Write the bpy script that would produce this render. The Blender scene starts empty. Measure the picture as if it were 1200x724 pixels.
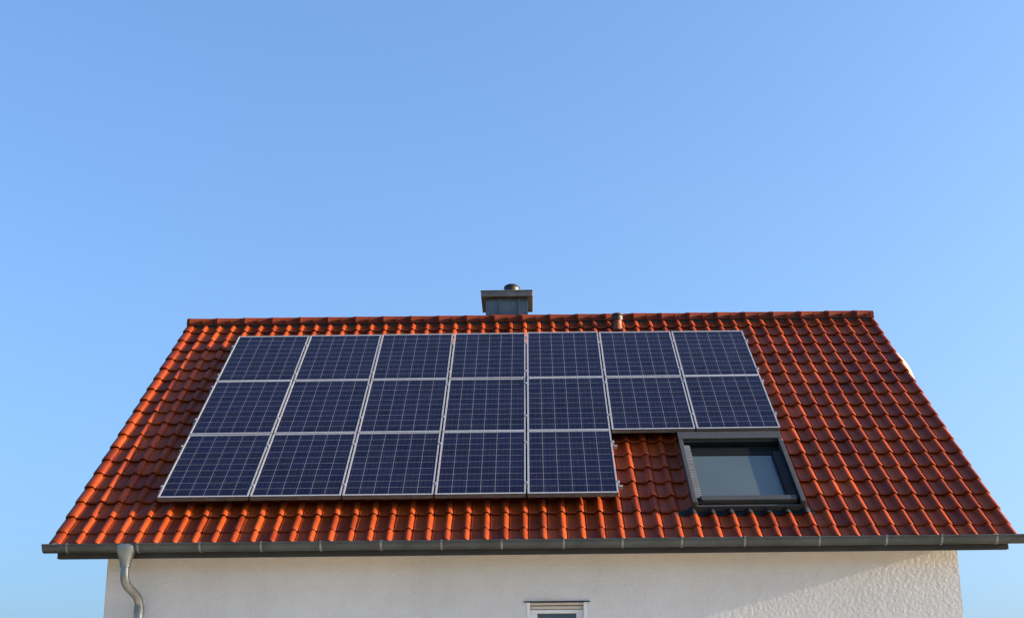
import bpy, math, random
from mathutils import Vector, Matrix
random.seed(7)
PI = math.pi
S = bpy.context.scene
COL = S.collection

# ------------------------------------------------------------------ helpers
class MB:
    """collects vertices and faces, links them as ONE mesh object"""
    def __init__(s): s.v = []; s.f = []; s.m = []; s.r = []
    def add(s, vs, fs, mi=0, rnd=None):
        o = len(s.v); s.v += [Vector(p) for p in vs]
        for f in fs: s.f.append([i + o for i in f]); s.m.append(mi); s.r.append(rnd if rnd is not None else 0.5)
    def box(s, x0, x1, y0, y1, z0, z1, T=None, mi=0):
        vs = [Vector((x, y, z)) for z in (z0, z1) for y in (y0, y1) for x in (x0, x1)]
        if T: vs = [T(*p) for p in vs]
        s.add(vs, [(0, 2, 3, 1), (4, 5, 7, 6), (0, 1, 5, 4), (2, 6, 7, 3), (0, 4, 6, 2), (1, 3, 7, 5)], mi)
    def prism(s, poly, axis, a, b, T=None, mi=0):
        """poly: 2D outline in the plane across axis, swept from a to b"""
        def P(p, t):
            q = {'x': (t, p[0], p[1]), 'y': (p[0], t, p[1]), 'z': (p[0], p[1], t)}[axis]
            return T(*q) if T else Vector(q)
        n = len(poly)
        vs = [P(p, a) for p in poly] + [P(p, b) for p in poly]
        s.add(vs, [tuple(range(n))[::-1], tuple(range(n, 2 * n))] + [(i, (i + 1) % n, n + (i + 1) % n, n + i) for i in range(n)], mi)
    def tube(s, pts, rad, seg=20, caps=True, mi=0, ell=1.0):
        pts = [Vector(p) for p in pts]; n = len(pts)
        rad = rad if isinstance(rad, (list, tuple)) else [rad] * n
        ref = None; rings = []
        for i, p in enumerate(pts):
            t = (pts[min(i + 1, n - 1)] - pts[max(i - 1, 0)]).normalized()
            if ref is None: ref = Vector((0, 1, 0)) if abs(t.y) < .8 else Vector((1, 0, 0))
            a = (ref - t * ref.dot(t)).normalized(); ref = a; b = t.cross(a)
            rings.append([p + (a * math.cos(2 * PI * k / seg) + b * math.sin(2 * PI * k / seg)) * rad[i] for k in range(seg)])
        vs = [q for r in rings for q in r]; fs = []
        for i in range(n - 1):
            for k in range(seg):
                fs.append((i * seg + k, i * seg + (k + 1) % seg, (i + 1) * seg + (k + 1) % seg, (i + 1) * seg + k))
        if caps: fs += [tuple(range(seg))[::-1], tuple((n - 1) * seg + k for k in range(seg))]
        s.add(vs, fs, mi)
    def build(s, name, mats, parent=None, smooth=None, rnd=False, bevel=0):
        me = bpy.data.meshes.new(name); me.from_pydata([tuple(p) for p in s.v], [], s.f)
        for m in (mats if isinstance(mats, (list, tuple)) else [mats]): me.materials.append(m)
        me.polygons.foreach_set('material_index', s.m)
        if rnd:
            at = me.attributes.new('tile_tone', 'FLOAT', 'FACE'); at.data.foreach_set('value', s.r)
        if smooth is not None:
            me.shade_smooth(); me.set_sharp_from_angle(angle=math.radians(smooth))
        me.update()
        o = bpy.data.objects.new(name, me); COL.objects.link(o)
        if parent:
            o.parent = parent
            o.matrix_parent_inverse = Matrix.Identity(4)
        if bevel:
            b = o.modifiers.new('bevel', 'BEVEL'); b.width = bevel; b.segments = 2; b.limit_method = 'ANGLE'
        return o

def tag(o, label=None, cat=None, group=None, kind=None):
    if label: o['label'] = label
    if cat: o['category'] = cat
    if group: o['group'] = group
    if kind: o['kind'] = kind
    return o

def empty(name, loc=(0, 0, 0)):
    o = bpy.data.objects.new(name, None); o.empty_display_size = .2; COL.objects.link(o); o.location = loc
    return o

# ------------------------------------------------------------------ materials
def mat(name):
    m = bpy.data.materials.new(name); m.use_nodes = True
    nt = m.node_tree; b = nt.nodes['Principled BSDF']
    return m, nt, b
def N(nt, typ, **kw):
    n = nt.nodes.new(typ)
    for k, v in kw.items(): setattr(n, k, v)
    return n
def mth(nt, op, a, b=None, c=None, clamp=False):
    n = nt.nodes.new('ShaderNodeMath'); n.operation = op; n.use_clamp = clamp
    for i, x in enumerate((a, b, c)):
        if x is None: continue
        if isinstance(x, (int, float)): n.inputs[i].default_value = x
        else: nt.links.new(x, n.inputs[i])
    return n.outputs[0]
def mix(nt, fac, a, b, blend='MIX'):
    n = nt.nodes.new('ShaderNodeMix'); n.data_type = 'RGBA'; n.blend_type = blend
    if isinstance(fac, (int, float)): n.inputs[0].default_value = fac
    else: nt.links.new(fac, n.inputs[0])
    for i, x in ((6, a), (7, b)):
        if isinstance(x, tuple): n.inputs[i].default_value = (*x, 1) if len(x) == 3 else x
        else: nt.links.new(x, n.inputs[i])
    return n.outputs[2]
def noise(nt, vec, scale, detail=4, rough=.55, dist=0):
    n = nt.nodes.new('ShaderNodeTexNoise'); n.inputs['Scale'].default_value = scale
    n.inputs['Detail'].default_value = detail; n.inputs['Roughness'].default_value = rough; n.inputs['Distortion'].default_value = dist
    if vec is not None: nt.links.new(vec, n.inputs['Vector'])
    return n.outputs['Fac']
def ramp(nt, fac, a, b, c0=(0, 0, 0), c1=(1, 1, 1)):
    n = nt.nodes.new('ShaderNodeValToRGB'); nt.links.new(fac, n.inputs[0])
    n.color_ramp.elements[0].position = a; n.color_ramp.elements[1].position = b
    n.color_ramp.elements[0].color = (*c0, 1); n.color_ramp.elements[1].color = (*c1, 1)
    return n.outputs[0]
def objco(nt): return nt.nodes.new('ShaderNodeTexCoord').outputs['Object']
def bump(nt, b, h, strength, dist):
    n = nt.nodes.new('ShaderNodeBump'); n.inputs['Strength'].default_value = strength; n.inputs['Distance'].default_value = dist
    nt.links.new(h, n.inputs['Height']); nt.links.new(n.outputs[0], b.inputs['Normal'])

def m_tile(name, c_lo, c_hi, rough):
    m, nt, b = mat(name); co = objco(nt)
    at = nt.nodes.new('ShaderNodeAttribute'); at.attribute_name = 'tile_tone'
    base = mix(nt, at.outputs['Fac'], c_lo, c_hi)
    n1 = noise(nt, co, 2.3, 5, .6); n2 = noise(nt, co, 38, 4, .7)
    c = mix(nt, ramp(nt, n1, .35, .75), base, (0.66, 0.64, 0.64), 'MULTIPLY')
    c = mix(nt, ramp(nt, n2, .60, .80), c, (0.70, 0.66, 0.60), 'MULTIPLY')
    # sparse pale lichen / lime specks
    n3 = noise(nt, co, 90, 2, .5); spk = ramp(nt, n3, .73, .78)
    c = mix(nt, mth(nt, 'MULTIPLY', spk, .35), c, (0.42, 0.30, 0.22))
    nt.links.new(c, b.inputs['Base Color'])
    r = mth(nt, 'MULTIPLY_ADD', n2, .25, rough - .12)
    nt.links.new(r, b.inputs['Roughness'])
    b.inputs['Specular IOR Level'].default_value = .11
    bump(nt, b, n2, .25, .003)
    return m
M_TILE = m_tile('engobed_clay_tile', (0.132, 0.0185, 0.0034), (0.265, 0.0435, 0.0068), .42)
M_RIDGE = m_tile('ridge_clay', (0.095, 0.018, 0.007), (0.135, 0.025, 0.009), .5)

def m_simple(name, col, rough, metal=0, var=.15, scale=8, bmp=0, bscale=60, spec=.5, coat=0):
    m, nt, b = mat(name); co = objco(nt)
    n1 = noise(nt, co, scale, 5, .6)
    d = tuple(max(0, x * (1 - var * 1.6)) for x in col); e = tuple(min(1, x * (1 + var)) for x in col)
    nt.links.new(ramp(nt, n1, .3, .7, d, e), b.inputs['Base Color'])
    b.inputs['Metallic'].default_value = metal
    n2 = noise(nt, co, scale * 3.1, 4, .6)
    nt.links.new(mth(nt, 'MULTIPLY_ADD', n2, .2, rough - .1), b.inputs['Roughness'])
    b.inputs['Specular IOR Level'].default_value = spec
    b.inputs['Coat Weight'].default_value = coat
    if bmp: bump(nt, b, noise(nt, co, bscale, 5, .6), 1.0, bmp)
    return m
M_ZINC = m_simple('weathered_zinc', (0.058, 0.067, 0.070), .50, .5, .22, 3.5, .0006, 30)
M_PIPE = m_simple('zinc_downpipe', (0.25, 0.26, 0.25), .40, .75, .18, 6, .0006, 25)
M_ZINC2 = m_simple('chimney_zinc_sheet', (0.11, 0.125, 0.135), .42, .70, .18, 4, .001, 9)
M_BRKT = m_simple('zinc_strap', (0.19, 0.20, 0.20), .45, .6, .2, 14)
M_ALU = m_simple('anodised_aluminium', (0.41, 0.41, 0.42), .42, .55, .06, 12)
M_ALUD = m_simple('shaded_frame_side', (0.105, 0.095, 0.085), .6, .2, .2, 9)  # dark base colour stands in for shade on the frame's downhill side
M_CLAMP = m_simple('mill_aluminium', (0.42, 0.42, 0.42), .4, .8, .1, 20)
M_SKYF = m_simple('grey_coated_aluminium', (0.040, 0.040, 0.040), .5, .25, .12, 7)
M_SKYD = m_simple('dark_sash_aluminium', (0.010, 0.011, 0.013), .42, .1, .2, 9, spec=.03)
M_RIB = m_simple('ribbed_side_flashing', (0.22, 0.225, 0.22), .45, .5, .15, 9)
M_LEAD = m_simple('pleated_lead_apron', (0.010, 0.013, 0.015), .65, .0, .3, 12, .002, 30, spec=.1)
M_HOOD = m_simple('chimney_cover_slab', (0.115, 0.113, 0.110), .62, .2, .22, 6, .001, 40)
M_FLUE = m_simple('sooty_flue_metal', (0.018, 0.016, 0.016), .55, .1, .3, 15)
M_WOOD = m_simple('varnished_soffit_boards', (0.62, 0.44, 0.24), .55, 0, .2, 3)
M_FASCIA = m_simple('dark_painted_fascia', (0.028, 0.027, 0.024), .5, 0, .2, 4)
M_PVC = m_simple('white_window_frame', (0.60, 0.60, 0.61), .35, 0, .03, 8)
M_SHUT = m_simple('shutter_box_cream', (0.46, 0.42, 0.37), .5, 0, .06, 8)
M_DISH = m_simple('cream_dish_paint', (0.26, 0.205, 0.14), .7, 0, .05, 4)
M_VENT = m_simple('dark_clay_vent', (0.045, 0.022, 0.018), .5, 0, .3, 15)
M_VENTL = m_simple('clay_vent_pipe', (0.15, 0.034, 0.012), .7, 0, .25, 15)
M_GASKET = m_simple('dark_brown_roll', (0.008, 0.005, 0.004), .6, 0, .2, 15)

def m_wall():
    m, nt, b = mat('textured_white_render'); co = objco(nt)
    n0 = noise(nt, co, .55, 4, .6); n1 = noise(nt, co, 7, 5, .6)
    c = ramp(nt, n0, .3, .75, (0.49, 0.488, 0.48), (0.56, 0.557, 0.548))
    c = mix(nt, ramp(nt, n1, .45, .8), c, (0.94, 0.93, 0.91), 'MULTIPLY')
    # faint vertical run-off staining
    sp = nt.nodes.new('ShaderNodeSeparateXYZ'); nt.links.new(co, sp.inputs[0])
    cmb = nt.nodes.new('ShaderNodeCombineXYZ'); nt.links.new(mth(nt, 'MULTIPLY', sp.outputs[0], 3.0), cmb.inputs[0]); nt.links.new(mth(nt, 'MULTIPLY', sp.outputs[2], .25), cmb.inputs[2])
    n3 = noise(nt, cmb.outputs[0], 1.6, 4, .6)
    c = mix(nt, mth(nt, 'MULTIPLY', ramp(nt, n3, .5, .8), .35), c, (0.86, 0.84, 0.80), 'MULTIPLY')
    nt.links.new(c, b.inputs['Base Color'])
    b.inputs['Roughness'].default_value = .9; b.inputs['Specular IOR Level'].default_value = .112
    v = nt.nodes.new('ShaderNodeTexVoronoi'); v.inputs['Scale'].default_value = 60; nt.links.new(co, v.inputs['Vector'])
    g = noise(nt, co, 27, 3, .55)
    h = mth(nt, 'ADD', mth(nt, 'MULTIPLY', v.outputs['Distance'], .12), g)
    bump(nt, b, h, .7, .011)
    return m
M_WALL = m_wall()

def m_cells():
    """polycrystalline cells behind glass: 6 x 10 grid, backsheet gaps, busbars"""
    m, nt, b = mat('polycrystalline_cells'); co = objco(nt)
    sp = nt.nodes.new('ShaderNodeSeparateXYZ'); nt.links.new(co, sp.inputs[0])
    cx = mth(nt, 'DIVIDE', mth(nt, 'SUBTRACT', sp.outputs[0], .020), .1587)
    cy = mth(nt, 'DIVIDE', mth(nt, 'SUBTRACT', sp.outputs[1], .035), .1592)
    fx = mth(nt, 'FRACT', cx); fy = mth(nt, 'FRACT', cy)
    def edge(f, w, p):   # 1 on the gap line
        d = mth(nt, 'MINIMUM', f, mth(nt, 'SUBTRACT', 1.0, f))
        return mth(nt, 'LESS_THAN', d, w / p / 2)
    gx = edge(fx, .0041, .1587); gy = edge(fy, .0052, .1592)
    # outside the cell field = white backsheet border
    def outside(c, n): return mth(nt, 'MAXIMUM', mth(nt, 'LESS_THAN', c, .01), mth(nt, 'GREATER_THAN', c, n - .01))
    # three busbars per cell along the panel
    bus = mth(nt, 'LESS_THAN', mth(nt, 'ABSOLUTE', mth(nt, 'SUBTRACT', mth(nt, 'FRACT', mth(nt, 'MULTIPLY', fx, 3.0)), .5)), .0075 * 3 / 2)
    oi = nt.nodes.new('ShaderNodeObjectInfo')
    cell = nt.nodes.new('ShaderNodeCombineXYZ')
    nt.links.new(mth(nt, 'FLOOR', cx), cell.inputs[0]); nt.links.new(mth(nt, 'FLOOR', cy), cell.inputs[1]); nt.links.new(mth(nt, 'MULTIPLY', oi.outputs['Random'], 91.0), cell.inputs[2])
    wn = nt.nodes.new('ShaderNodeTexWhiteNoise'); nt.links.new(cell.outputs[0], wn.inputs['Vector'])
    off = nt.nodes.new('ShaderNodeVectorMath'); off.operation = 'ADD'; nt.links.new(co, off.inputs[0]); nt.links.new(cell.outputs[0], off.inputs[1])
    vo = nt.nodes.new('ShaderNodeTexVoronoi'); vo.inputs['Scale'].default_value = 55; nt.links.new(off.outputs[0], vo.inputs['Vector'])
    sc = nt.nodes.new('ShaderNodeSeparateColor'); nt.links.new(vo.outputs['Color'], sc.inputs[0])
    t = mth(nt, 'ADD', mth(nt, 'MULTIPLY', wn.outputs['Value'], .55), mth(nt, 'MULTIPLY', sc.outputs[0], .45))
    c = mix(nt, t, (0.0007, 0.0008, 0.0055), (0.0040, 0.0044, 0.0255))
    c = mix(nt, mth(nt, 'MULTIPLY', oi.outputs['Random'], .25), c, (0.0055, 0.0042, 0.022))
    # very fine collector fingers read as a slight lightening
    c = mix(nt, mth(nt, 'MULTIPLY', bus, .45), c, (0.10, 0.11, 0.14))
    line = mth(nt, 'MAXIMUM', gx, mth(nt, 'MULTIPLY', gy, .85))
    line = mth(nt, 'MAXIMUM', line, mth(nt, 'MAXIMUM', outside(cx, 6), outside(cy, 10)))
    c = mix(nt, mth(nt, 'MULTIPLY', line, .9), c, (0.17, 0.18, 0.215))
    # dust film and a few droppings
    dn = noise(nt, off.outputs[0], 3.2, 5, .6)
    c = mix(nt, mth(nt, 'MULTIPLY', ramp(nt, dn, .35, .8), .02), c, (0.30, 0.28, 0.27))
    v2 = nt.nodes.new('ShaderNodeTexVoronoi'); v2.inputs['Scale'].default_value = 1.5; nt.links.new(off.outputs[0], v2.inputs['Vector'])
    dr = mth(nt, 'LESS_THAN', mth(nt, 'ADD', v2.outputs['Distance'], mth(nt, 'MULTIPLY', noise(nt, co, 60, 2), .02)), .026)
    c = mix(nt, mth(nt, 'MULTIPLY', dr, .5), c, (0.5, 0.5, 0.5))
    nt.links.new(c, b.inputs['Base Color'])
    b.inputs['Roughness'].default_value = .35
    b.inputs['Specular IOR Level'].default_value = .05
    b.inputs['Coat Weight'].default_value = .30; b.inputs['Coat Roughness'].default_value = .09; b.inputs['Coat IOR'].default_value = 1.25
    return m
M_CELL = m_cells()

def m_glass(name, col, coatr=.02):
    m, nt, b = mat(name); co = objco(nt)
    n = noise(nt, co, 1.4, 3, .5)
    nt.links.new(ramp(nt, n, .3, .7, tuple(c * .82 for c in col), tuple(c * 1.1 for c in col)), b.inputs['Base Color'])
    b.inputs['Roughness'].default_value = .5; b.inputs['Specular IOR Level'].default_value = .3
    b.inputs['Coat Weight'].default_value = 1; b.inputs['Coat Roughness'].default_value = coatr; b.inputs['Coat IOR'].default_value = 1.5
    return m
M_SKYG = m_glass('skylight_glass_over_closed_blind', (0.040, 0.056, 0.050))
M_WING = m_glass('window_glass_dark_room', (0.03, 0.05, 0.07))

def m_ground():
    m, nt, b = mat('meadow_and_soil'); co = objco(nt)
    n1 = noise(nt, co, .05, 6, .6); n2 = noise(nt, co, 3, 6, .7)
    c = mix(nt, ramp(nt, n1, .4, .6), (0.055, 0.085, 0.022), (0.13, 0.11, 0.06))
    c = mix(nt, ramp(nt, n2, .4, .7), c, (0.10, 0.12, 0.045))
    nt.links.new(c, b.inputs['Base Color']); b.inputs['Roughness'].default_value = .95
    bump(nt, b, n2, .8, .05); return m
def m_pave():
    m, nt, b = mat('pale_bounce_paving'); co = objco(nt)
    br = nt.nodes.new('ShaderNodeTexBrick'); br.inputs['Scale'].default_value = 1.6
    br.inputs['Color1'].default_value = (.60, .54, .44, 1); br.inputs['Color2'].default_value = (.54, .48, .39, 1); br.inputs['Mortar'].default_value = (.2, .18, .15, 1)
    br.inputs['Mortar Size'].default_value = .012; nt.links.new(co, br.inputs['Vector'])
    nt.links.new(mix(nt, noise(nt, co, 5, 5), br.outputs[0], (.62, .57, .48)), b.inputs['Base Color']); b.inputs['Roughness'].default_value = .85
    return m

# ------------------------------------------------------------------ roof coordinate frame
TH = math.radians(38.28)
CT, ST = math.cos(TH), math.sin(TH)
EY = Vector((0, CT, ST)); NN = Vector((0, -ST, CT))
O = Vector((0, 20.109, 8.069))
def R(u, v, n): return O + Vector((u, 0, 0)) + EY * v + NN * n
def mir(p, yr): return Vector((p.x, 2 * yr - p.y, p.z))
YR = 20.93                       # ridge line
NPAN = -0.178                    # level of the pans, crests 0.033 above
PITCH, COURSE = 0.2024, 0.3590
HS = .86
V0 = -5.907

# sky light window footprint in roof coordinates
SU0, SU1, SV0, SV1 = 1.725, 2.945, -5.195, -3.385

# ------------------------------------------------------------------ ground
g = MB(); g.add([(-9000, -9000, 0), (9000, -9000, 0), (9000, 9000, 0), (-9000, 9000, 0)], [(0, 1, 2, 3)])
tag(g.build('ground', m_ground()), kind='structure')
g = MB(); g.box(-11, 14, 3.5, 15.995, -.1, .06)  # unseen paved slab, made large and pale to bounce light onto the wall
tag(g.build('unseen_bounce_slab', m_pave()), kind='structure')

# ------------------------------------------------------------------ house
house = empty('house', (0, 20.9, 0))
tag(house, 'white rendered gable house with an orange red clay tile roof and grey gutter', 'house')
def part(mb, name, m, parent=None, **kw):
    """part in world coordinates, stored relative to the house empty"""
    off = house.location
    if parent is None:
        mb.v = [p - off for p in mb.v]; return mb.build(name, m, house, **kw)
    mb.v = [p - off for p in mb.v]; return mb.build(name, m, parent, **kw)

# walls
WX0, WX1, WY0 = -4.541, 4.490, 16.0
WY1 = 2 * YR - WY0
def zslab(y): return 4.232 + (y - 15.725) * math.tan(TH)      # underside of roof boarding
WINX0, WINX1, WINZ0, WINZ1 = -0.066, 0.545, 2.45, 3.771
mb = MB()
t = .36
# front wall as four blocks round the window opening, butted
mb.box(WX0, WINX0, WY0, WY0 + t, 0, 4.50); mb.box(WINX1, WX1, WY0, WY0 + t, 0, 4.50)
mb.box(WINX0, WINX1, WY0, WY0 + t, 0, WINZ0); mb.box(WINX0, WINX1, WY0, WY0 + t, WINZ1, 4.50)
mb.box(WX0, WX1, WY1 - t, WY1, 0, 4.50)
for x0, x1 in ((WX0, WX0 + t), (WX1 - t, WX1)):
    mb.prism([(WY0 + t, 0), (WY1 - t, 0), (WY1 - t, zslab(WY0 + t) + .05), (YR, zslab(YR) + .05), (WY0 + t, zslab(WY0 + t) + .05)], 'x', x0, x1)
wall = part(mb, 'wall', M_WALL)

# ---- roof tiles, each one a small curved shell
def prof(first):
    """(du, h) across one tile; crest centred on 0; pan to its left"""
    P = []
    if first:
        for du, h in ((-.083, -.030), (-.083, .018), (-.076, .032), (-.060, .041), (-.035, .046), (-.012, .047), (.010, .045)): P.append((du, h))
    else:
        P += [(-.155, .000), (-.150, .001), (-.1475, .0125), (-.142, .014), (-.1385, .004), (-.127, .001), (-.115, .000), (-.095, .000), (-.075, .000), (-.056, .001), (-.047, .005), (-.039, .014), (-.030, .028), (-.019, .040), (-.006, .0455), (.008, .0445)]
    P += [(.021, .038), (.031, .027), (.038, .016), (.043, .009), (.0475, .007), (.0480, -.004)]
    return P
PF, PN = prof(True), prof(False)
def tiles(mb, mirror):
    kmin, kmax = -25, 24
    ncourse = 20
    for i in range(ncourse):
        vn = V0 + i * COURSE + (.107 if i == 0 else 0)      # the eaves course is cut short over the gutter
        for k in range(kmin, kmax + 1):
            uc = .103 + PITCH * k
            if not mirror and SU0 + .04 < uc - .05 < SU1 + .02 and vn + .36 > SV0 + .06 and vn < SV1 - .10 : continue
            P = PF if k == kmin else PN
            last = (k == kmax)
            jn, jv, jt = random.gauss(0, .0015), random.gauss(0, .0028), random.gauss(0, .0034)
            js = random.gauss(0, .0009)
            tone = min(1, max(0, random.gauss(.5, .26)))
            top = min(V0 + (i + 1) * COURSE + .05, 0.975)
            vs = []
            # rows: under-nose, nose lower rounding, nose upper, body ..., head
            rows = [(0.014, -.017), (0.001, -.014), (0.0, -.005), (.005, 0.0), (.06, 0), (.16, 0), (.26, 0), (top - vn, 0)]
            L = COURSE + .05
            for dv, dh in rows:
                dv = min(dv, top - vn)
                lift = .029 * (1 - dv / L)
                for du, h in P:
                    hh = h
                    if last and du > .03: hh = min(h, {.031: .027, .038: .018, .043: .004, .0475: -.02, .048: -.05}.get(du, h))
                    if i == 0: hh = max(hh, .004)
                    uu = uc + du + js + dv * jt * .3
                    # nose is scalloped a little: crest reaches slightly further down than the pan
                    vv = vn + dv + jv + jt * du * 2 - (.010 * max(0, h) / .045 if dv < .01 else 0)
                    dd = -vv; La, Ra = -5.030 - .0078 * dd, 5.007 + .0065 * dd; uu = La + (uu + 5.040) * (Ra - La) / 10.047
                    vs.append(R(uu, vv, NPAN + hh * HS + lift + dh + jn))
            n = len(P); fs = []
            for r in range(len(rows) - 1):
                for c in range(n - 1):
                    a = r * n + c
                    fs.append((a, a + 1, a + n + 1, a + n))
            if mirror:
                vs = [mir(p, YR) for p in vs]; fs = [f[::-1] for f in fs]
            mb.add(vs, fs, 0, tone)
mb = MB(); tiles(mb, False); tiles(mb, True)
roof = part(mb, 'roof', M_TILE, smooth=50, rnd=True)

# roof boarding (sloped slab), seen from below as varnished wood
mb = MB()
def slabpoly(): 
    y0 = 15.725
    top0 = R(0, 0, -.207); zt = lambda y: top0.z + (y - top0.y) * math.tan(TH)
    return [(y0, zslab(y0)), (YR, zslab(YR)), (2 * YR - y0, zslab(y0)), (2 * YR - y0, zt(y0)), (YR, zt(YR)), (y0, zt(y0))]
sp_ = slabpoly()
mb.prism([sp_[0], sp_[1], sp_[4], sp_[5]], 'x', -4.97, 4.925)
mb.prism([sp_[1], sp_[2], sp_[3], sp_[4]], 'x', -4.97, 4.925)
part(mb, 'soffit_boarding', M_WOOD, roof)
for ya, yb in ((15.702, 15.724), (2 * YR - 15.724, 2 * YR - 15.702)):
    mb = MB(); mb.box(-4.97, 4.925, ya, yb, 4.222, 4.325)
    part(mb, 'fascia', M_FASCIA, roof)
for x0, x1 in ((-4.998, -4.972), (4.927, 4.952)):
    mb = MB()
    mb.prism([(sp_[0][0], sp_[0][1] - .004), (sp_[1][0], sp_[1][1] - .004), (sp_[4][0], sp_[4][1] - .012), (sp_[5][0], sp_[5][1] - .012)], 'x', x0, x1)
    mb.prism([(sp_[1][0], sp_[1][1] - .004), (sp_[2][0], sp_[2][1] - .004), (sp_[3][0], sp_[3][1] - .012), (sp_[4][0], sp_[4][1] - .012)], 'x', x0, x1)
    part(mb, 'bargeboard', M_FASCIA, roof)

# ---- ridge caps: overlapping half-round-ish caps with nose rings and fixing clips
apex = R(0, (YR - O.y + ST * -.12) / CT, -.12)         # where the crest planes meet
ZR = 8.603
mb = MB(); clip = MB()
def ridge_section(w, h, z0):
    pts = []
    for a in range(0, 13):
        t_ = PI * a / 12
        y = -math.cos(t_) * w; z = z0 + (h * (math.sin(t_) ** .75 if 0 < a < 12 else 0))
        pts.append((y, z))
    return [(-w * 1.02, z0 - .050)] + pts + [(w * 1.02, z0 - .050)]
x = -5.020; seg = .4048; i = 0
while x < 4.95:
    x1 = min(x + seg + .035, 4.990); tone = min(1, max(0, random.gauss(.5, .25)))
    dz = random.gauss(0, .0012)
    secs = [(x, .118, .082, 0), (x + .004, .123, .086, 0), (x + .045, .123, .086, 0), (x + .052, .119, .083, 0), (x1, .113, .077, 0)]
    vs = []; n = None
    for (xx, w, h, _) in secs:
        s_ = ridge_section(w, h, ZR - .085 + dz); n = len(s_)
        vs += [(xx, YR + a, b) for a, b in s_]
    fs = []
    for r in range(len(secs) - 1):
        for c in range(n - 1):
            a = r * n + c; fs.append((a + n, a + n + 1, a + 1, a))
    fs.append(tuple(range(n))); fs.append(tuple((len(secs) - 1) * n + c for c in range(n))[::-1])
    mb.add(vs, fs, 0, tone)
    x += seg; i += 1
ridge = part(mb, 'ridge_cap', M_RIDGE, roof, smooth=45, rnd=True)
x = -5.020 + .02
while x < 4.95:
    mbc = MB(); mbc.box(x, x + .030, YR - .142, YR - .118, ZR - .112, ZR - .045); part(mbc, 'ridge_clip', M_RIDGE, roof)
    mbc = MB(); mbc.box(x + .2, x + .22, YR - .139, YR - .117, ZR - .115, ZR - .065); part(mbc, 'ridge_clip', M_RIDGE, roof)
    x += seg
# dark ventilation roll beneath the caps
mb = MB(); mb.box(-4.99, 4.97, YR - .10, YR + .10, ZR - .20, ZR - .105); part(mb, 'ridge_vent_roll', M_GASKET, roof)

# ---- gutter with straps
GY, GR = 15.620, .080
GZ = 4.350
gut = MB()
inner = GR - .004
prof_g = [(-math.cos(PI * a / 20) * GR, -math.sin(PI * a / 20) * GR) for a in range(21)]
prof_i = [(-math.cos(PI * a / 20) * inner, -math.sin(PI * a / 20) * inner) for a in range(21)][::-1]
def gslope(x): return -.0000 * x
vs = []; poly = prof_g + prof_i
gut.prism([(GY + a, GZ + b) for a, b in poly], 'x', -5.114, 5.127)
gut.tube([(-5.114, GY - GR, GZ - .004), (5.127, GY - GR, GZ - .004)], .0095, 12)
for xx in (-5.114, 5.125):   # stop ends
    gut.prism([(GY + a * .99, GZ + b * .99) for a, b in prof_g], 'x', xx, xx + .003)
gutter = part(gut, 'gutter', M_ZINC, smooth=35)
for bx in (-4.805, -4.10 + .03, -3.432, -2.8, -2.186, -1.564, -0.942, -0.322, 0.315, 0.917, 1.526, 2.17, 2.934, 3.619, 4.182, 4.744):
    bx *= 1.0103; b_ = MB(); r2 = GR + .0015; r3 = GR + .006; w = .011
    po = [(-math.cos(PI * a / 16) * r3, -math.sin(PI * a / 16) * r3) for a in range(17)]
    pi_ = [(-math.cos(PI * a / 16) * r2, -math.sin(PI * a / 16) * r2) for a in range(17)][::-1]
    b_.prism([(GY + p, GZ + q) for p, q in po + pi_], 'x', bx - w, bx + w)
    b_.box(bx - w, bx + w, GY - GR - .012, GY - GR + .004, GZ - .006, GZ + .0085)
    part(b_, 'gutter_bracket', M_BRKT, gutter, smooth=35)

# ---- downpipe
mb = MB()
def bez(a, b, c, n=8):
    a, b, c = Vector(a), Vector(b), Vector(c)
    return [a * (1 - t) ** 2 + b * 2 * t * (1 - t) + c * t * t for t in [j / n for j in range(n + 1)]]
FX = -4.246
# funnel outlet: tapered, rectangular-oval mouth hugging the gutter
rings = [(4.318, .102, .088), (4.296, .104, .090), (4.255, .098, .086), (4.20, .080, .074), (4.135, .058, .058), (4.110, .054, .054), (4.106, .058, .058), (4.092, .058, .058), (4.088, .046, .046)]
seg = 28; vs = []
for z, rx, ry in rings:
    for k in range(seg):
        a = 2 * PI * k / seg
        ex = 0.62 if z > 4.2 else 1.0
        cx_, sy_ = math.cos(a), math.sin(a)
        vs.append((FX + rx * math.copysign(abs(cx_) ** ex, cx_), GY - .004 + ry * math.copysign(abs(sy_) ** ex, sy_), z + .027))
fs = []
for r in range(len(rings) - 1):
    for k in range(seg): fs.append((r * seg + (k + 1) % seg, r * seg + k, (r + 1) * seg + k, (r + 1) * seg + (k + 1) % seg))
mb.add(vs, fs)
A = Vector((FX, GY, 4.12)); B = Vector((FX, GY, 3.952)); C = Vector((-4.138, 15.885, 3.829))
d1 = (C - B).normalized()
pts = [A] + bez(B + Vector((0, 0, .10)), B, B + d1 * .12) + bez(C - d1 * .12, C, C - Vector((0, 0, .10))) + [Vector((-4.138, 15.885, 3.45))]
mb.tube(pts, .0465, 24)
mb.tube([(-4.138, 15.885, 3.713), (-4.138, 15.885, .05)], .0505, 24)
pipe = part(mb, 'downpipe', M_PIPE, smooth=40)
for z in (3.60, 2.0, .6):
    c_ = MB(); c_.tube([(-4.138, 15.885, z + .0), (-4.138, 15.885, z - .022)], .0555, 24)
    c_.tube([(-4.138, 15.93, z - .011), (-4.138, 16.01, z - .011)], .008, 8)
    part(c_, 'pipe_clip', M_CLAMP, pipe, smooth=40)
c_ = MB(); c_.tube([(-4.138, 15.885, 3.739), (-4.138, 15.885, 3.669)], [.0535, .0535], 24); c_.tube([(-4.138, 15.885, 3.749), (-4.138, 15.885, 3.739)], .056, 24)
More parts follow.
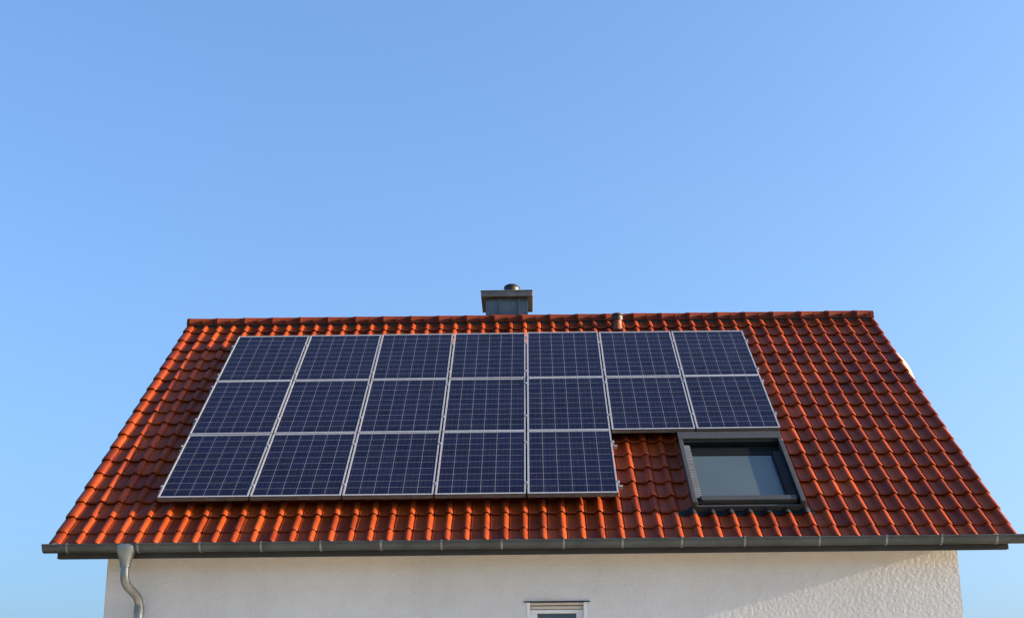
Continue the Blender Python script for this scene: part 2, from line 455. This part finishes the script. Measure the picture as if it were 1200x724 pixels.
part(c_, 'pipe_collar', M_BRKT, pipe, smooth=40)

# ---- window in the wall (only its head shows)
win = MB()
Yf = WY0 + .055
zt_ = WINZ1
win.box(WINX0 + .025, WINX1 - .025, Yf, Yf + .07, zt_ - .112, zt_ - .074)
win.box(WINX0 + .025, WINX0 + .10, Yf, Yf + .07, WINZ0 + .075, zt_ - .112)
win.box(WINX1 - .10, WINX1 - .025, Yf, Yf + .07, WINZ0 + .075, zt_ - .112)
win.box(WINX0 + .025, WINX1 - .025, Yf, Yf + .07, WINZ0, WINZ0 + .075)
window = part(win, 'window', M_PVC, bevel=.004)
m1 = MB()   # reveal edge trim
m1.box(WINX0 - .010, WINX0 + .0248, WY0 - .006, Yf + .06, WINZ0, zt_ - .004); m1.box(WINX1 - .0248, WINX1 + .010, WY0 - .006, Yf + .06, WINZ0, zt_ - .004)
part(m1, 'reveal_trim', M_PVC, window, bevel=.003)
m1 = MB(); m1.box(WINX0 - .042, WINX1 + .045, WY0 - .018, WY0 + .02, zt_ - .0035, zt_ + .005); part(m1, 'drip_rail', M_SKYD, window)
m1 = MB(); m1.box(WINX0 + .026, WINX1 - .026, Yf - .045, Yf + .05, zt_ - .030, zt_ - .004); m1.box(WINX0 + .026, WINX1 - .026, Yf - .015, Yf + .05, zt_ - .068, zt_ - .038)
part(m1, 'shutter_box', M_SHUT, window, bevel=.004)
m1 = MB(); m1.box(WINX0 + .0995, WINX1 - .0995, Yf + .030, Yf + .050, WINZ0 + .0745, zt_ - .1125); part(m1, 'pane', M_WING, window)
m1 = MB(); m1.box(WINX0 - .06, WINX1 + .06, WY0 - .05, WY0 + .10, WINZ0 - .035, WINZ0 - .002); part(m1, 'sill', M_ALU, window)

# ---- chimney
CYA, CYB = 20.99, 21.62
CX0, CX1 = -.650, -.045
def prj(px, py, y):       # only used to write down measured heights
    return None
ch = MB()
ch.box(CX0, CX1, CYA + .05, CYB - .03, 7.6, 8.955)
for sx in (-.452, -.168):           # standing seams
    ch.box(sx - .009, sx + .009, CYA + .015, CYA + .05, 8.3, 8.945)
for sx in (CX0, CX1):
    ch.box(sx - .008, sx + .008, CYA + .035, CYA + .065, 8.3, 8.945)
    ch.box(sx - .010 if sx < -.3 else sx, sx if sx < -.3 else sx + .010, CYA + .2, CYA + .214, 8.3, 8.945)
chim = part(ch, 'chimney', M_ZINC2)
m1 = MB()
m1.box(CX0 - .075, CX1 + .082, CYA - .045, CYB + .08, 8.905, 9.000)
m1.box(CX0 - .081, CX1 + .088, CYA - .051, CYB + .086, 8.985, 9.003)
part(m1, 'chimney_cover', M_HOOD, chim, bevel=.006)
m1 = MB(); fx, fy = -.275, CYA + .30
m1.tube([(fx, fy, 9.0), (fx, fy, 9.145), (fx, fy, 9.150)], [.112, .112, .118], 24)
m1.tube([(fx, fy, 9.148), (fx, fy, 9.175), (fx, fy, 9.197), (fx, fy, 9.207)], [.121, .112, .080, .02], 24)
part(m1, 'flue_pipe', M_FLUE, chim, smooth=40)

# ---- small vent on the roof near the ridge
m1 = MB(); vb = R(1.255, .55, -.16)
m1.tube([vb - Vector((0, 0, .05)), vb + Vector((0, 0, .14))], .060, 20)
m1.tube([vb + Vector((.0, 0, -.03)), vb + Vector((0, 0, .05))], [.085, .064], 20)
vent = part(m1, 'vent_pipe', M_VENTL, smooth=40)
m1 = MB()
for zz in (.125, .155): m1.tube([vb + Vector((0, 0, zz)), vb + Vector((0, 0, zz + .018))], [.078, .080], 20)
m1.tube([vb + Vector((0, 0, .12)), vb + Vector((0, 0, .195))], .064, 20)
m1.tube([vb + Vector((0, 0, .190)), vb + Vector((0, 0, .218)), vb + Vector((0, 0, .234))], [.088, .078, .03], 20)
part(m1, 'vent_cowl', M_VENT, vent, smooth=40)

# ---- roof window
def T(u, v, n): return R(u, v, n)
sk = MB(); top_n = -.028; b_n = -.16
# flashing kerb: left, right, bottom, top casings
wS = .050
sk.box(SU0, SU0 + wS, SV0, SV1, b_n, top_n, T); sk.box(SU1 - wS, SU1, SV0, SV1, b_n, top_n, T)
sk.box(SU0, SU1, SV1 - .185, SV1 + .004, b_n, top_n + .006, T)
sk.box(SU0 + wS, SU1 - wS, SV0 - .0, SV0 + .035, b_n, -.085, T)
skyl = part(sk, 'skylight', M_SKYF, bevel=.005)
m1 = MB()   # dark sash
a0, a1, c0, c1 = SU0 + wS + .001, SU1 - wS - .001, SV0 + .036, SV1 - .186
m1.box(a0 + .055, a1, c1 - .30, c1, b_n, -.105, T)
m1.box(a1 - .115, a1, c0 + .10, c1 - .30, b_n, -.058, T)
m1.box(a0, a0 + .0545, c0, c1, b_n, -.070, T)
m1.box(a0 + .055, a1, c0, c0 + .045, b_n, -.105, T)
m1.box(a0, a1, c1 - .06, c1, -.104, -.045, T)
part(m1, 'inner_casing', M_SKYD, skyl, bevel=.004)
m1 = MB(); m1.box(a0 + .055, a1 - .03, c0 + .0455, c0 + .150, b_n, -.048, T)
part(m1, 'sash_rail', M_SKYF, skyl, bevel=.006)
m1 = MB()   # ribbed strip at the left
nr = 34; L0, L1 = c0 + .12, c1 - .12
for j in range(nr):
    va = L0 + (L1 - L0) * j / nr; vb_ = va + (L1 - L0) / nr * .62
    m1.box(a0 + .003, a0 + .070, va, vb_, -.0695, -.052, T)
m1.box(a0 + .002, a0 + .066, L0, L1, -.0698, -.060, T)
part(m1, 'ribbed_strip', M_RIB, skyl)
m1 = MB(); m1.box(a0 + .0545, a1 - .1145, c0 + .150, c1 - .2995, -.135, -.112, T)
part(m1, 'pane', M_SKYG, skyl)
# pleated apron lying on the tiles
m1 = MB(); nu = 150; vs = []; U0, U1 = SU0 - .17, SU1 + .09
def crest_h(u):
    d = (u - .103 + PITCH / 2) % PITCH - PITCH / 2
    return .042 * max(0, math.cos(min(1, abs(d) / .056) * PI / 2)) ** 1.1
rowsA = [(SV0 + .03, .0), (SV0 - .015, 0.010), (SV0 - .035, .004), (SV0 - .060, .002), (SV0 - .085, .0)]
for v, e in rowsA:
    for j in range(nu + 1):
        u = U0 + (U1 - U0) * j / nu
        lift = .023 * (1 - ((v - V0) % COURSE) / (COURSE + .05))
        vs.append(R(u, v + .006 * math.sin(u * 31), NPAN + crest_h(u) + max(lift * 1.26, .014) + .007 + e + .0015 * math.sin(u * 190)))
fs = [(r * (nu + 1) + j, r * (nu + 1) + j + 1, (r + 1) * (nu + 1) + j + 1, (r + 1) * (nu + 1) + j) for r in range(len(rowsA) - 1) for j in range(nu)]
m1.add(vs, [f[::-1] for f in fs])
# narrow side flashing channels
m1.box(SU1 + .001, SU1 + .030, SV0 - .02, SV1, b_n - .02, -.172, T); m1.box(SU0 - .055, SU0 - .001, SV0 - .02, SV1, b_n - .02, -.172, T)
part(m1, 'apron_flashing', M_LEAD, skyl, smooth=60)

# ------------------------------------------------------------------ solar modules
PW, PH, GX, GYp = .992, 1.660, 1.012, 1.672
UL = -4.112 + .010
ROT = Matrix(((1, 0, 0), (0, CT, -ST), (0, ST, CT)))
def make_panel():
    root = empty('solar_panel')
    f = MB(); d = .050; ws, wt = .016, .023
    f.box(0, ws, 0, PH, -d, 0); f.box(PW - ws, PW, 0, PH, -d, 0)
    f.box(ws, PW - ws, 0, wt, -d, 0); f.box(ws, PW - ws, PH - wt, PH, -d, 0)
    # downhill outer faces: shade painted in with the darker material
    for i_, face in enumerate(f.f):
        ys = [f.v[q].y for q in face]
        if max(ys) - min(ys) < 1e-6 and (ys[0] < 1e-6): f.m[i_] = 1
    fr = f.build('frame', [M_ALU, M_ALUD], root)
    c = MB(); c.box(ws, PW - ws, wt, PH - wt, -.010, -.004); cs = c.build('cell_face', M_CELL, root)
    return root
proto = make_panel()
rowname = ['top', 'middle', 'bottom']
ordn = ['first', 'second', 'third', 'fourth', 'fifth', 'sixth', 'seventh']
LAB = {
 (0, 0): 'solar panel at the top left corner of the array, nearest the ridge end',
 (0, 1): 'solar panel in the top row, second from the left end',
 (0, 2): 'solar panel in the top row, third from the left, between chimney and left end',
 (0, 3): 'solar panel in the top row directly below the chimney, fourth from left',
 (0, 4): 'solar panel in the top row just left of the one below the clay vent pipe',
 (0, 5): 'solar panel in the top row directly below the small clay vent pipe',
 (0, 6): 'solar panel at the top right corner of the array, beside bare tiles',
 (1, 0): 'solar panel at the left end of the middle row',
 (1, 1): 'solar panel in the middle row, second from the left end',
 (1, 2): 'solar panel in the middle row, third from the left end',
 (1, 3): 'solar panel in the exact centre of the middle row, fourth from left',
 (1, 4): 'solar panel in the middle row above the last panel of the bottom row',
 (1, 5): 'solar panel in the middle row above the gap of bare tiles left of the skylight',
 (1, 6): 'solar panel at the right end of the middle row, directly above the skylight',
 (2, 0): 'solar panel at the bottom left corner of the array, nearest the downpipe',
 (2, 1): 'solar panel in the bottom row, second from the left end',
 (2, 2): 'solar panel in the middle of the five in the bottom row',
 (2, 3): 'solar panel in the bottom row, fourth from the left, second from its right end',
 (2, 4): 'solar panel at the right end of the bottom row, left of the skylight'}
first = True
for r in range(3):
    for c in range(7 if r < 2 else 5):
        if first: o = proto; first = False
        else:
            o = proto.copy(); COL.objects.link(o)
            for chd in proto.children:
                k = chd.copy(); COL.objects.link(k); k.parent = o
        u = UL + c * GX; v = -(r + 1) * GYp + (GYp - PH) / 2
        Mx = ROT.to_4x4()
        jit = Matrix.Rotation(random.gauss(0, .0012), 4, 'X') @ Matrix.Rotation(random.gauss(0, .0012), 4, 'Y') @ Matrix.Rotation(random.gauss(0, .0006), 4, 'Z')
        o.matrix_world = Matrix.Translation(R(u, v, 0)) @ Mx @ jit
        tag(o, LAB[(r, c)], 'solar panel', 'solar panels mounted on the roof')

# mounting rails with their clamps, two under each row
RL = [('upper', 'top', -.40, -4.150, 2.985, 0), ('lower', 'top', -1.44, -4.150, 2.985, 0),
      ('upper', 'middle', -1.86, -4.152, 2.985, 1), ('lower', 'middle', -2.90, -4.152, 2.985, 1),
      ('upper', 'bottom', -3.68, -4.152, 1.000, 2), ('lower', 'bottom', -4.74, -4.152, 1.000, 2)]
for hl, rn, v, u0, u1, r in RL:
    root = empty('mounting_rail', R(u0, v, -.09)); root.rotation_euler = (TH, 0, 0)
    tag(root, 'aluminium mounting rail with clamps, %s of the two under the %s row of panels' % (hl, rn), 'rail', 'mounting rails under the solar panels')
    m1 = MB(); m1.box(0, u1 - u0, -.020, .020, .000, .038); m1.build('rail', M_CLAMP, root)
    ncol = 7 if r < 2 else 5
    for e, uu in ((0, UL - .028), (1, UL + (ncol - 1) * GX + PW)):
        m1 = MB(); x_ = uu - u0
        m1.box(x_ + .002, x_ + .026, -.024, .024, .039, .090)
        m1.box(x_ + (.020 if e == 0 else -.010), x_ + (.038 if e == 0 else .008), -.024, .024, .0905, .094)
        m1.tube([(x_ + .014, 0, .09), (x_ + .014, 0, .100)], .007, 8)
        m1.build('end_clamp', M_CLAMP, root)
    for c in range(ncol - 1):
        m1 = MB(); x_ = UL + c * GX + PW + .010 - u0
        m1.box(x_ - .007, x_ + .007, -.022, .022, .039, .090)
        m1.box(x_ - .016, x_ + .016, -.022, .022, .0912, .0940)
        m1.tube([(x_, 0, .093), (x_, 0, .100)], .006, 8)
        m1.build('mid_clamp', M_CLAMP, root)
    for k in range(int((u1 - u0) / 1.2) + 1):
        m1 = MB(); x_ = .12 + k * 1.2
        if x_ > u1 - u0: continue
        m1.box(x_ - .015, x_ + .015, -.040, -.021, -.06, .03); m1.box(x_ - .015, x_ + .015, -.040, .10, -.066, -.060)
        m1.build('roof_hook', M_CLAMP, root)

# ------------------------------------------------------------------ satellite dish at the right gable
dc = Vector((5.37, 22.40, 8.02))
dish = empty('satellite_dish', dc)
tag(dish, 'cream round satellite dish peeking out behind the right edge of the roof', 'satellite dish')
m1 = MB(); seg, rr = 40, 10; vs = []; RA = .66
for thick in (0, -.012):
    for i in range(rr + 1):
        q = RA * i / rr
        for k in range(seg):
            a = 2 * PI * k / seg; vs.append(Vector((q * math.cos(a), .0, q * math.sin(a) * 1.08)) + Vector((0, .30 * q * q + thick * -1, 0)))
n_ = (rr + 1) * seg; fs = []
for s_ in (0, 1):
    for i in range(rr):
        for k in range(seg):
            f = (s_ * n_ + i * seg + k, s_ * n_ + i * seg + (k + 1) % seg, s_ * n_ + (i + 1) * seg + (k + 1) % seg, s_ * n_ + (i + 1) * seg + k)
            fs.append(f if s_ == 0 else f[::-1])
for k in range(seg): fs.append((rr * seg + k, rr * seg + (k + 1) % seg, n_ + rr * seg + (k + 1) % seg, n_ + rr * seg + k))
m1.add(vs, fs)
rot = Matrix.Rotation(math.radians(12), 3, 'Z') @ Matrix.Rotation(math.radians(-12), 3, 'X')
m1.v = [rot @ p for p in m1.v]; m1.build('reflector', M_DISH, dish, smooth=60)
m1 = MB(); fp = rot @ Vector((0, .60, -.10)); m1.tube([rot @ Vector((0, .12, -.50)), rot @ Vector((0, .6, -.16))], .014, 8); m1.tube([fp, fp - rot @ Vector((0, .10, .02))], [.03, .035], 14)
m1.build('feed_arm', M_SKYF, dish)
m1 = MB(); m1.tube([rot @ Vector((0, .01, 0)), rot @ Vector((0, -.10, -.02)), Vector((-.08, -.2, -.10)), Vector((-.08, -.2, -.9))], .024, 12); m1.tube([Vector((-.08, -.2, -.85)), Vector((4.489 - dc.x, -.2, -.85))], .02, 10); m1.tube([Vector((-.08, -.2, -.7)), Vector((4.489 - dc.x, -.2, -.7))], .02, 10)
m1.build('mast', M_SKYF, dish)

# ------------------------------------------------------------------ light
SUN_EL, SUN_AZ = math.radians(14.1), math.radians(1.25)      # azimuth measured from +x towards the camera side
sv = Vector((math.cos(SUN_EL) * math.cos(SUN_AZ), -math.cos(SUN_EL) * math.sin(SUN_AZ), math.sin(SUN_EL)))
ld = bpy.data.lights.new('sun', 'SUN'); ld.energy = 5.0; ld.angle = math.radians(.53); ld.color = (1.0, .80, .56)
lo = bpy.data.objects.new('sun', ld); COL.objects.link(lo); lo.rotation_euler = sv.to_track_quat('Z', 'Y').to_euler(); lo.location = (30, 10, 20)

w = bpy.data.worlds.new('World'); S.world = w; w.use_nodes = True
nt = w.node_tree; bg = nt.nodes['Background']
sky = nt.nodes.new('ShaderNodeTexSky'); sky.sky_type = 'NISHITA'; sky.sun_disc = False
sky.sun_elevation = SUN_EL; sky.sun_rotation = PI / 2 + SUN_AZ
sky.altitude = 100; sky.air_density = 1.0; sky.dust_density = 5.0; sky.ozone_density = 4.7
nt.links.new(sky.outputs[0], bg.inputs[0]); bg.inputs[1].default_value = .112

# ------------------------------------------------------------------ camera
f, yaw, pitch, roll = 1763.58, math.radians(-.7357), math.radians(18.7367), math.radians(-.46654)
cy, sy, cp, sp = math.cos(yaw), math.sin(yaw), math.cos(pitch), math.sin(pitch)
fw = Vector((sy * cp, cy * cp, sp)); rt = Vector((cy, -sy, 0)); up = rt.cross(fw)
c_, s_ = math.cos(roll), math.sin(roll)
rt2 = rt * c_ + up * s_; up2 = -rt * s_ + up * c_
cd = bpy.data.cameras.new('camera'); cd.sensor_width = 36; cd.lens = f / 1200 * 36; cd.clip_end = 20000; cd.clip_start = .1
co = bpy.data.objects.new('camera', cd); COL.objects.link(co)
co.matrix_world = Matrix.Translation((0, 0, 1.6)) @ Matrix((rt2, up2, -fw)).transposed().to_4x4()
S.camera = co
S.view_settings.view_transform = 'Standard'; S.view_settings.look = 'None'; S.view_settings.gamma = 1
S.view_settings.exposure = 1.96
